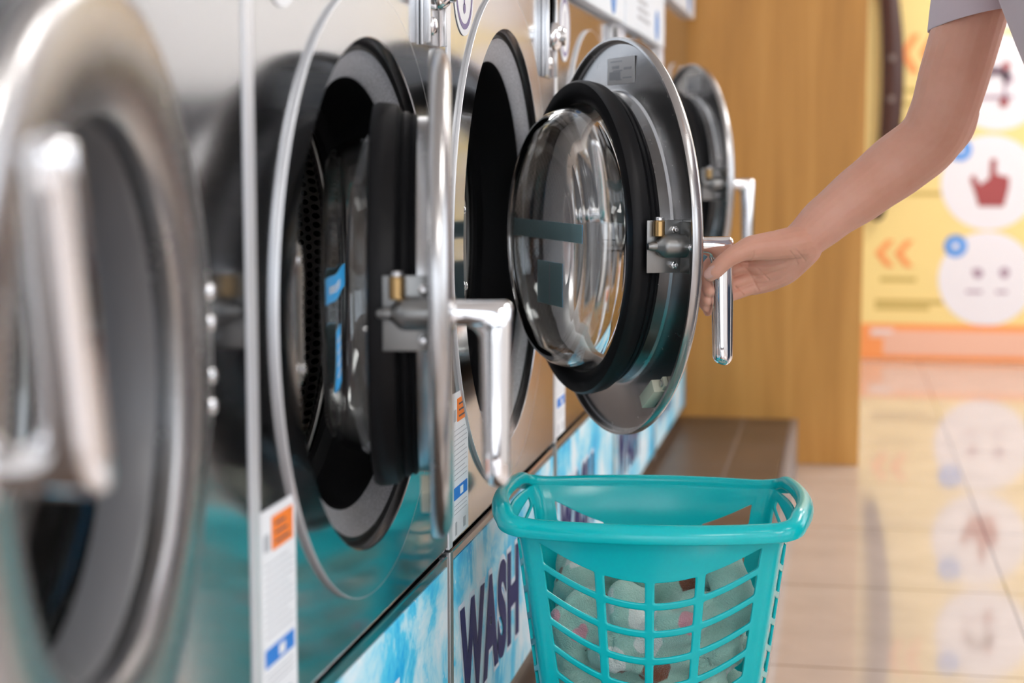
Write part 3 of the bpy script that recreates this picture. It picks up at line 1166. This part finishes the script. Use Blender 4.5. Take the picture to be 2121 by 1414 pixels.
# ------------------------------------------------------------------ fleece blanket in the basket
bm = NB()
rr_ = random.Random(21)
for k in range(46):
    lay = k % 4
    z = .045 + lay * .054 + rr_.uniform(-.012, .012)
    a_, b2 = dims(z)
    ang = rr_.uniform(0, 2 * math.pi)
    rad = rr_.uniform(.45, .98)
    c = Vector((math.cos(ang) * (a_ - .045) * rad, math.sin(ang) * (b2 - .045) * rad, z))
    dr = Vector((-math.sin(ang), math.cos(ang), rr_.uniform(-.5, .5))).normalized()
    if rr_.random() < .4:
        dr = Vector((rr_.uniform(-1, 1), rr_.uniform(-1, 1), rr_.uniform(-.4, .4))).normalized()
    l = rr_.uniform(.04, .085)
    sag = Vector((rr_.uniform(-1, 1), rr_.uniform(-1, 1), rr_.uniform(-.5, 1))) * .028
    pts = crom([c - dr * l, c - dr * l * .4 + sag, c + dr * l * .4 - sag * .6, c + dr * l], 5)
    r0 = rr_.uniform(.024, .040)
    pts2 = []
    for p in pts:
        a3, b3 = dims(max(.03, p.z))
        p.x = max(-a3 + r0 + .008, min(a3 - r0 - .008, p.x))
        p.y = max(-b3 + r0 + .006, min(b3 - r0 - .006, p.y))
        p.z = max(.012 + r0, p.z)
        pts2.append(p)
    fl = Vector((rr_.uniform(-1, 1), rr_.uniform(-1, 1), rr_.uniform(-.3, 1))).normalized()
    tube(bm, pts2, [r0 * (1 + .22 * math.sin(i * 1.3 + k)) for i in range(len(pts2))], 14, flat=(fl, rr_.uniform(.24, .45)))
# a raised fold on the aisle side, near the back
tube(bm, crom([(.055, .03, .20), (.075, .0, .265), (.09, -.035, .288), (.108, -.05, .24)], 6), .024, 14)
tube(bm, crom([(-.10, .06, .20), (-.06, .03, .262), (.0, .01, .255), (.05, .03, .23)], 6), .026, 14)
# core
ball(bm, (0, 0, .12), .1, (.95, .80, 1.05))
me = baked(bm, [('REMESH', dict(mode='VOXEL', voxel_size=.0042)), ('SMOOTH', dict(factor=.5, iterations=3))])
for v in me.vertices:
    n_ = (abs(noise.noise(v.co * 15 + Vector((3, 7, 1)))) - .2) * .015 + (abs(noise.noise(v.co * 33 + Vector((1, 2, 9)))) - .2) * .004 + noise.noise(v.co * 90 + Vector((5, 1, 2))) * .0016
    d_ = v.normal.copy() * n_
    v.co = v.co + d_
for v in me.vertices:
    a3, b3 = dims(max(.02, v.co.z))
    a3, b3 = a3 - .006, b3 - .006
    q = (abs(v.co.x / a3) ** 5 + abs(v.co.y / b3) ** 5) ** .2
    if q > 1:
        v.co.x /= q
        v.co.y /= q
    v.co.z = max(.008, v.co.z)
bl = obj('fleece_blanket', me, 'fleece', None, BC, (0, 0, BROT * .9))
tag(bl, 'crumpled mint green fleece blanket with pink and brown print inside the teal basket', 'blanket')

# ------------------------------------------------------------------ person
ps = empty('person', (1.0, 2.05, 0))
tag(ps, 'person in a pale lilac short sleeved shirt reaching down to pull the chrome handle', 'person')


def arm_bm(bm, spec, seg=20, n=6):
    """spec: list of (px, py, y, radius)"""
    pts = crom([at(p[0], p[1], p[2]) for p in spec], n)
    rad = []
    for i in range(len(spec) - 1):
        for k in range(n):
            t = k / n
            t = t * t * (3 - 2 * t)
            rad.append(spec[i][3] * (1 - t) + spec[i + 1][3] * t)
    rad.append(spec[-1][3])
    tube(bm, pts, rad, seg)
    return pts


GY = 2.178      # the grip stands here
bm = NB()
arm = [(2088, -190, 2.235, .050), (2040, -60, 2.235, .045), (2007, 50, 2.235, .0438), (1978, 150, 2.235, .0435), (1952, 236, 2.238, .0415),
       (1922, 292, 2.240, .0405), (1862, 340, 2.236, .0405), (1790, 395, 2.226, .0365), (1715, 452, 2.210, .0310), (1662, 500, 2.196, .0262)]
arm_pts = arm_bm(bm, arm, 24)
# point of the elbow
arm_bm(bm, [(1985, 232, 2.242, .026), (1978, 268, 2.244, .0235), (1945, 300, 2.242, .026)], 16)
# palm: wrist to the knuckles
arm_bm(bm, [(1668, 500, 2.196, .0245), (1625, 508, 2.192, .0215), (1580, 512, 2.196, .0175), (1546, 512, 2.204, .0115)], 16)
arm_bm(bm, [(1668, 505, 2.197, .0235), (1620, 532, 2.200, .0180), (1580, 548, 2.206, .0145), (1552, 552, 2.212, .0115)], 16)
arm_bm(bm, [(1668, 512, 2.197, .0210), (1630, 552, 2.204, .0155), (1592, 572, 2.210, .0130), (1560, 578, 2.214, .0105)], 16)
arm_bm(bm, [(1672, 515, 2.196, .0190), (1640, 560, 2.203, .0130), (1600, 583, 2.210, .0115), (1562, 596, 2.212, .0095)], 16)
# thumb
arm_bm(bm, [(1655, 500, 2.186, .021), (1606, 508, 2.172, .0185), (1560, 513, 2.159, .0160), (1530, 523, 2.1500, .0122), (1503, 540, 2.1462, .0108), (1483, 559, 2.147, .0104), (1471, 569, 2.149, .0086)], 16)
# fingers behind and round the grip
for spec in ([(1556, 512, 2.206, .0105), (1522, 522, 2.206, .0092), (1484, 536, 2.201, .0086), (1464, 556, 2.192, .0082), (1463, 583, 2.184, .0086), (1470, 602, 2.174, .0084)],
             [(1560, 545, 2.212, .0105), (1524, 556, 2.206, .0092), (1484, 572, 2.201, .0086), (1462, 592, 2.193, .0080), (1461, 611, 2.186, .0082), (1466, 622, 2.178, .0078)],
             [(1566, 572, 2.214, .0100), (1530, 584, 2.206, .0090), (1490, 600, 2.200, .0082), (1464, 614, 2.195, .0076), (1459, 627, 2.192, .0076), (1464, 636, 2.184, .0072)],
             [(1568, 592, 2.212, .0090), (1536, 604, 2.206, .0080), (1500, 618, 2.200, .0072), (1476, 630, 2.197, .0068), (1466, 640, 2.193, .0062), (1466, 646, 2.193, .0056)]):
    arm_bm(bm, spec, 14, 5)
arm_me = baked(bm, [('REMESH', dict(mode='VOXEL', voxel_size=.0011)), ('SMOOTH', dict(factor=.5, iterations=7))])


def crease(me, pts, y, depth, wid):
    """press a skin fold into the near side of the hand along a line of surface points"""
    line = crom([at(p[0], p[1], y) for p in pts], 4)
    for v in me.vertices:
        if v.normal.dot(FW) > -.05 or abs(v.co.x - line[0].x) > .09 or abs(v.co.z - line[0].z) > .09:
            continue
        # measured along the view of that surface patch, so that the fold lies on the skin and not beneath it
        q = CAM + (v.co - CAM) * ((y - CAM.y) / (v.co.y - CAM.y))
        d = 1e9
        for a_, b_ in zip(line, line[1:]):
            ab = b_ - a_
            t = max(0, min(1, (q - a_).dot(ab) / ab.length_squared))
            d = min(d, (q - a_ - ab * t).length)
        if d < wid * 3:
            v.co = v.co - v.normal * depth * math.exp(-(d / wid) ** 2)


for cp_, dp_, wd_ in (([(1535, 546), (1572, 549), (1600, 548), (1624, 541)], .0012, .0014), ([(1535, 548), (1550, 562), (1560, 580), (1571, 601)], .0010, .0013), ([(1560, 549), (1575, 562), (1592, 579)], .0008, .0012),
                      ([(1523, 594), (1540, 611)], .0012, .0012), ([(1561, 521), (1558, 534), (1545, 542)], .0007, .0009), ([(1648, 516), (1658, 528), (1667, 540)], .0007, .0010), ([(1636, 520), (1646, 533), (1652, 546)], .0006, .0010)):
    crease(arm_me, cp_, 2.185, dp_, wd_)


# rest of the body, out of the frame at the edge
SH_ = at(2088, -190, 2.235) - Vector((.018, 0, 0))
ctr = 2.05
bb = NB()
neck = Vector((SH_.x + .055, ctr, SH_.z + .06))
chest = Vector((SH_.x + .095, ctr, SH_.z - .06))
belly = Vector((SH_.x + .195, ctr, SH_.z - .27))
hip = Vector((SH_.x + .30, ctr, .80))
tube(bb, crom([chest + Vector((-.02, 0, .05)), chest, belly, hip], 6), [.098] * 5 + [.10] * 6 + [.105] * 8, 20)
for s in (-1, 1):
    tube(bb, crom([chest + Vector((0, .05 * s, .06)), Vector((SH_.x + .03, ctr + .145 * s, SH_.z + .01))], 4), [.08, .075, .068, .06, .055], 16)
    tube(bb, crom([chest + Vector((.0, .05 * s, 0)), belly + Vector((0, .035 * s, 0)), hip + Vector((0, .055 * s, 0))], 5), .095, 16)
    tube(bb, crom([hip + Vector((0, .08 * s, .0)), Vector((hip.x - .02, ctr + .085 * s, .43)), Vector((hip.x + .02, ctr + .085 * s, .09))], 6), [.095, .092, .088, .083, .077, .070, .060, .056, .056, .054, .050, .044, .038], 18)
    tube(bb, [(hip.x + .05, ctr + .085 * s, .045), (hip.x - .05, ctr + .09 * s, .042), (hip.x - .15, ctr + .095 * s, .032)], [.036, .037, .028], 14)
tube(bb, [neck, neck + Vector((-.03, 0, .07)), neck + Vector((-.055, 0, .12))], [.055, .05, .05], 16)
hc = neck + Vector((-.09, 0, .20))
ball(bb, hc, .09, (1.05, .86, 1.22), seg=28, rings=20)
ball(bb, hc + Vector((-.045, 0, -.055)), .055, (1, .85, .9))
tube(bb, [hc + Vector((-.088, 0, .015)), hc + Vector((-.108, 0, -.022))], [.009, .014], 10)
tube(bb, [hc + Vector((-.092, -.02, -.062)), hc + Vector((-.097, 0, -.062)), hc + Vector((-.092, .02, -.062))], [.005, .008, .005], 8)
for s in (-1, 1):
    ball(bb, hc + Vector((.0, .08 * s, -.01)), .028, (.6, .35, 1))
    ball(bb, hc + Vector((-.084, .03 * s, .012)), .014, (.6, 1, .7))
    tube(bb, [hc + Vector((-.088, .018 * s, .030)), hc + Vector((-.084, .045 * s, .030))], .005, 8)
# the other arm hangs at the side
la = Vector((SH_.x + .03, ctr - .155, SH_.z))
le = la + Vector((.19, -.055, -.21))
lw = le + Vector((.06, -.01, -.22))
tube(bb, crom([la, le, lw], 6), [.052, .05, .048, .045, .043, .041, .040, .039, .037, .034, .031, .029, .026], 18)
tube(bb, [lw, lw + Vector((.008, 0, -.045)), lw + Vector((.006, 0, -.085))], [.026, .034, .032], 14, flat=(Vector((0, 1, 0)), .5))
for k in range(4):
    o_ = Vector((-.028 + .019 * k, 0, -.09))
    ln = (.062, .072, .068, .052)[k]
    tube(bb, crom([lw + o_, lw + o_ + Vector((-.004, .002, -ln * .55)), lw + o_ + Vector((-.014, .006, -ln))], 4), [.0088, .0086, .0083, .008, .0078, .0076, .0074, .0072, .0068], 10)
tube(bb, crom([lw + Vector((-.02, .005, -.03)), lw + Vector((-.045, .012, -.06)), lw + Vector((-.05, .016, -.095))], 4), [.013, .012, .0115, .011, .0105, .010, .0095, .009, .008], 10)
body_me = baked(bb, [('REMESH', dict(mode='VOXEL', voxel_size=.0055)), ('SMOOTH', dict(factor=.5, iterations=3))])
bm = NB()
bm.from_mesh(arm_me)
bm.from_mesh(body_me)
for f in bm.faces:
    f.smooth = True
me = bpy.data.meshes.new('body')
bm.to_mesh(me)
bm.free()
pv = Vector((-1.0, -2.05, 0))
me.transform(Matrix.Translation(pv))
obj('body', me, 'skin', ps)

# thumb nail, set in the skin of the thumb tip
na, nb_ = at(1482, 558, 2.1390), at(1467, 568, 2.1418)
bm = NB()
d_ = (nb_ - na)
tube(bm, [na + pv, na + pv + d_ * .5, nb_ + pv], [.0062, .0070, .0060], 16, flat=(FW, .16))
obj('thumb_nail', bm, 'nail', ps)

# shirt: torso, far-side sleeve round the reaching arm, near sleeve
bm = NB()
def loft(bm, secs, seg=40):
    rg = []
    for c, u, v in secs:
        rg.append([bm.verts.new(c + pv + u * math.cos(2 * math.pi * k / seg) + v * math.sin(2 * math.pi * k / seg)) for k in range(seg)])
    for a_, b_ in zip(rg, rg[1:]):
        for k in range(seg):
            j = (k + 1) % seg
            bm.faces.new((a_[k], a_[j], b_[j], b_[k]))
X, Y, Zv = Vector((1, 0, 0)), Vector((0, 1, 0)), Vector((0, 0, 1))
lean = (chest - hip).normalized()
fwd = Y.cross(lean).normalized()
secs = [(hip + lean * -.02, fwd * .128, Y * .185), (hip + lean * .10, fwd * .122, Y * .172), (belly, fwd * .118, Y * .165), (belly + lean * .10, fwd * .119, Y * .168), (chest, fwd * .116, Y * .172), (chest + lean * .05, fwd * .110, Y * .172), (chest + lean * .10, fwd * .098, Y * .165), (chest + lean * .13, fwd * .085, Y * .13), (neck + lean * -.012, fwd * .066, Y * .085)]
loft(bm, secs)
def sleeve(pts, rads):
    pts = [Vector(p) for p in pts]
    n = len(pts)
    sec = []
    for i in range(n):
        t = (pts[min(i + 1, n - 1)] - pts[max(i - 1, 0)]).normalized()
        u = (FW - t * FW.dot(t)).normalized()
        sec.append((pts[i], u * rads[i], t.cross(u) * rads[i]))
    loft(bm, sec)
hv = (at(2089, 25, 2.235) - at(1926, 64, 2.235)) / 2
sec = []
spine = [chest + Vector((0, .06, .03)), at(2092, -200, 2.235), at(2050, -75, 2.235), at(2020, -20, 2.235)]
for i, (p, r) in enumerate(zip(spine, [.09, .064, .055, .0515])):
    t = ((spine[i + 1] if i < 3 else at(2008, 44, 2.235)) - spine[max(i - 1, 0)]).normalized()
    u = (FW - t * FW.dot(t)).normalized()
    v_ = t.cross(u)
    if v_.dot(hv) < 0:
        v_ = -v_
    sec.append((p, u * r, v_ * r))
for t in (.5, .97, 1.0):
    sec.append((at(2020 - 12 * t, -20 + 64 * t, 2.235), FW * .057, sec[3][2] * (1 - t) + hv * t))
loft(bm, sec)
ldir = (le - la)
sleeve([(chest + Vector((0, -.05, .04))), la + Vector((.01, .03, .02)), la + ldir * .08, la + ldir * .35, la + ldir * .6], [.10, .088, .072, .062, .058])
me = baked(bm, [('SOLIDIFY', dict(thickness=.0022, offset=1)), ('SUBSURF', dict(levels=1, render_levels=1))])
obj('shirt', me, 'cotton', ps)

bm = NB()
legs = []
loft(bm, [(hip + Vector((0, 0, .05)), X * .112, Y * .172), (hip + Vector((0, 0, -.02)), X * .120, Y * .182), (hip + Vector((0, 0, -.09)), X * .115, Y * .180)])
for s in (-1, 1):
    o_ = Vector((0, .085 * s, 0))
    loft(bm, [(hip + o_ + Vector((0, 0, -.05)), X * .112, Y * .094), (Vector((hip.x - .005, ctr, .60)) + o_, X * .098, Y * .092), (Vector((hip.x - .015, ctr, .43)) + o_, X * .080, Y * .080), (Vector((hip.x, ctr, .25)) + o_, X * .070, Y * .070), (Vector((hip.x + .02, ctr, .10)) + o_, X * .060, Y * .062)])
obj('trousers', baked(bm, [('SOLIDIFY', dict(thickness=.002, offset=1)), ('SUBSURF', dict(levels=1, render_levels=1))]), 'trousers', ps)
for s in (-1, 1):
    bm = NB()
    tube(bm, [Vector((hip.x + .055, ctr + .085 * s, .049)) + pv, Vector((hip.x - .05, ctr + .09 * s, .047)) + pv, Vector((hip.x - .155, ctr + .095 * s, .040)) + pv], [.047, .048, .039], 18)
    obj('shoe', bm, 'shoe', ps)
bm = NB()
ball(bm, hc + pv + Vector((.018, 0, .022)), .098, (1.02, .95, 1.18), seg=28, rings=18)
tube(bm, crom([hc + pv + Vector((.08, 0, .03)), hc + pv + Vector((.12, 0, -.06)), hc + pv + Vector((.14, 0, -.2))], 5), [.055, .05, .046, .042, .04, .036, .034, .032, .028, .022, .012], 16)
obj('hair', bm, 'hair', ps)

# ------------------------------------------------------------------ poster on the far wall
PY = YF - .0005
po = empty('wall_poster', (1.6, PY, .004))
tag(po, 'large yellow instruction poster with white picture circles on the far wall', 'poster')


def pbox(bm, x0, x1, z0, z1, lay, mi=0):
    box(bm, (x0 - 1.6, -.006 - .0015 * lay, z0 - .004), (x1 - 1.6, -.0046 - .0015 * lay, z1 - .004), mi=mi)


def pdisc(bm, x, z, r, lay, mi=0, r0=0.0, sy=1.0):
    n = 64
    pr = [(r0, .0), (r, .0), (r, -.0014)] if r0 == 0 else [(r0, -.0014), (r0, 0), (r, 0), (r, -.0014)]
    lathe(bm, pr, (x - 1.6, -.006 - .0015 * lay, z - .004), (0, -1, 0), n, mi=mi)


bm = NB()
box(bm, (.50 - 1.6, -.005, .0), (1.52 - 1.6, -.0005, 2.45))
obj('poster_sheet', bm, 'yellow', po, smooth=False)
bm = NB()
pbox(bm, .50, 1.52, .004, .170, 0, 0)
pbox(bm, .66, 1.45, .03, .140, 1, 1)
pbox(bm, .60, .71, .105, .152, 2, 1)
pbox(bm, .61, .70, .128, .140, 3, 2)
obj('orange_band', bm, ['porange', 'ppink', 'pwhite'], po, smooth=False)
for (cx, cz) in ((1.136, 1.254), (1.1085, .811), (1.108, .380), (1.136, 1.70)):
    bm = NB()
    pdisc(bm, cx, cz, .212, 0)
    obj('picture_circle', bm, 'pwhite', po, smooth=False)
for (cx, cz) in ((.978, .957), (.969, .526), (.985, 1.40)):
    bm = NB()
    pdisc(bm, cx, cz, .050, 1, 0)
    pdisc(bm, cx, cz, .016, 2, 1)
    obj('number_badge', bm, ['pblue', 'pwhite'], po, smooth=False)


def arrow(cx, cz, sz):
    bm = NB()
    for o_ in (0, .085):
        for s in (-1, 1):
            p = [(cx + o_, cz), (cx + o_ + .05, cz + s * sz), (cx + o_ + .085, cz + s * sz), (cx + o_ + .036, cz)]
            p = p if s < 0 else p[::-1]
            disc_poly(bm, [(x - 1.6, -.0085, z - .004) for x, z in p])
    obj('arrow_mark', bm, 'porange', po, smooth=False)


arrow(.615, .490, .06)
arrow(.705, 1.385, .085)
for x0, x1, zz in ((.64, .80, .372), (.62, .92, .27), (.62, .86, .245), (.70, .86, 1.22), (.70, .84, 1.16), (.66, .9, .76)):
    bm = NB()
    pbox(bm, x0, x1, zz - .011, zz + .011, 0)
    obj('poster_text', bm, 'ptext', po, smooth=False)
# pressing hand pictogram
bm = NB()
hx, hz = 1.118, .79
hand2d = [(-.055, -.085), (.055, -.085), (.075, .0), (.075, .045), (.03, .055), (.018, .06), (.018, .125), (-.008, .125), (-.010, .04), (-.05, .012), (-.078, .055), (-.095, .04), (-.07, -.03)]
disc_poly(bm, [(hx + x - 1.6, -.0085, hz + z - .004) for x, z in hand2d])
obj('hand_pictogram', bm, 'pred', po, smooth=False)
bm = NB()
for k in range(7):
    a_ = R_(20 + 24 * k)
    r0_, r1_ = .10, .085
    pdisc(bm, 1.12 + .10 * math.cos(a_) * .6, 1.25 + .10 * math.sin(a_) * .55, .022, 2, 0)
pbox(bm, 1.05, 1.2, 1.18, 1.197, 2, 0)
pdisc(bm, 1.165, 1.325, .018, 3, 1)
pdisc(bm, 1.160, 1.165, .020, 3, 1)
pbox(bm, 1.155, 1.17, 1.17, 1.32, 2, 0)
obj('coin_pictogram', bm, ['pgrey', 'pred'], po, smooth=False)
for nm, fn in (('coin_mark', lambda q: (pdisc(q, 1.07, .405, .022, 2), pbox(q, 1.045, 1.075, .40, .424, 1))), ('card_mark', lambda q: (pdisc(q, 1.185, .41, .022, 2), pbox(q, 1.172, 1.197, .385, .40, 1))),
               ('caption_text', lambda q: pbox(q, 1.02, 1.09, .315, .328, 1)), ('caption_text', lambda q: pbox(q, 1.15, 1.20, .315, .328, 1))):
    bm = NB()
    fn(bm)
    obj(nm, bm, 'pgrey', po, smooth=False)

# bowed dark pull handle
dh = empty('door_pull', (.65, YF - .005, 1.2))
tag(dh, 'long bowed dark brown wooden pull handle beside the yellow poster', 'pull handle')
bm = NB()
pts = []
for k in range(25):
    t = -1 + 2 * k / 24
    pts.append((.012 - .055 * t * t + .012, -.075 + .03 * t * t, .58 * t + .05))
tube(bm, pts, [.050 * (1 - .35 * abs(-1 + 2 * k / 24) ** 2) for k in range(25)], 16, flat=(Vector((0, 1, 0)), .5))
obj('grip_bar', bm, 'darkwood', dh)
for zz in (-.36, .43):
    obj('stand_off', cyl(NB(), (-.012, -.05, zz), (-.012, -.0045, zz), .018), 'bolt', dh)
for zz in (.16, -.02):
    obj('bolt_head', cyl(NB(), (.018, -.098, zz), (.018, -.104, zz), .014), 'bolt', dh)

# ------------------------------------------------------------------ light
w = bpy.data.worlds.new('World')
scn.world = w
w.use_nodes = True
wn = w.node_tree
bg = wn.nodes['Background']
wt = wn.nodes.new('ShaderNodeTexCoord')
wx = wn.nodes.new('ShaderNodeSeparateXYZ')
wn.links.new(wt.outputs['Generated'], wx.inputs[0])
wr = ramp(wn, [(.47, (.36, .36, .37)), (.52, (.78, .82, .88)), (.75, (.92, 1.0, 1.12))])
wm = wn.nodes.new('ShaderNodeMapRange')
wm.inputs['From Min'].default_value = -1
wn.links.new(wx.outputs['Z'], wm.inputs['Value'])
wn.links.new(wm.outputs[0], wr.inputs[0])
wn.links.new(wr.outputs[0], bg.inputs[0])
bg.inputs[1].default_value = 2.5

# ------------------------------------------------------------------ camera
cd = bpy.data.cameras.new('camera')
cam = bpy.data.objects.new('camera', cd)
col.objects.link(cam)
cd.sensor_fit = 'HORIZONTAL'
cd.sensor_width = 36
cd.lens = F / 2121 * 36
cd.clip_start = .02
cam.matrix_world = Matrix(((RT.x, UP.x, -FW.x, CAM.x), (RT.y, UP.y, -FW.y, CAM.y), (RT.z, UP.z, -FW.z, CAM.z), (0, 0, 0, 1)))
cd.dof.use_dof = True
cd.dof.focus_distance = 2.08
cd.dof.aperture_fstop = 3.6
scn.camera = cam

scn.view_settings.view_transform = 'Standard'
scn.view_settings.look = 'None'
scn.view_settings.gamma = 1
scn.view_settings.exposure = 0.55
scn.view_settings.use_curve_mapping = False
scn.cycles.max_bounces = 12
scn.cycles.transmission_bounces = 12
scn.cycles.glossy_bounces = 6
scn.cycles.caustics_reflective = True
scn.cycles.caustics_refractive = True
scn.cycles.sample_clamp_indirect = 6
scn.cycles.use_denoising = True
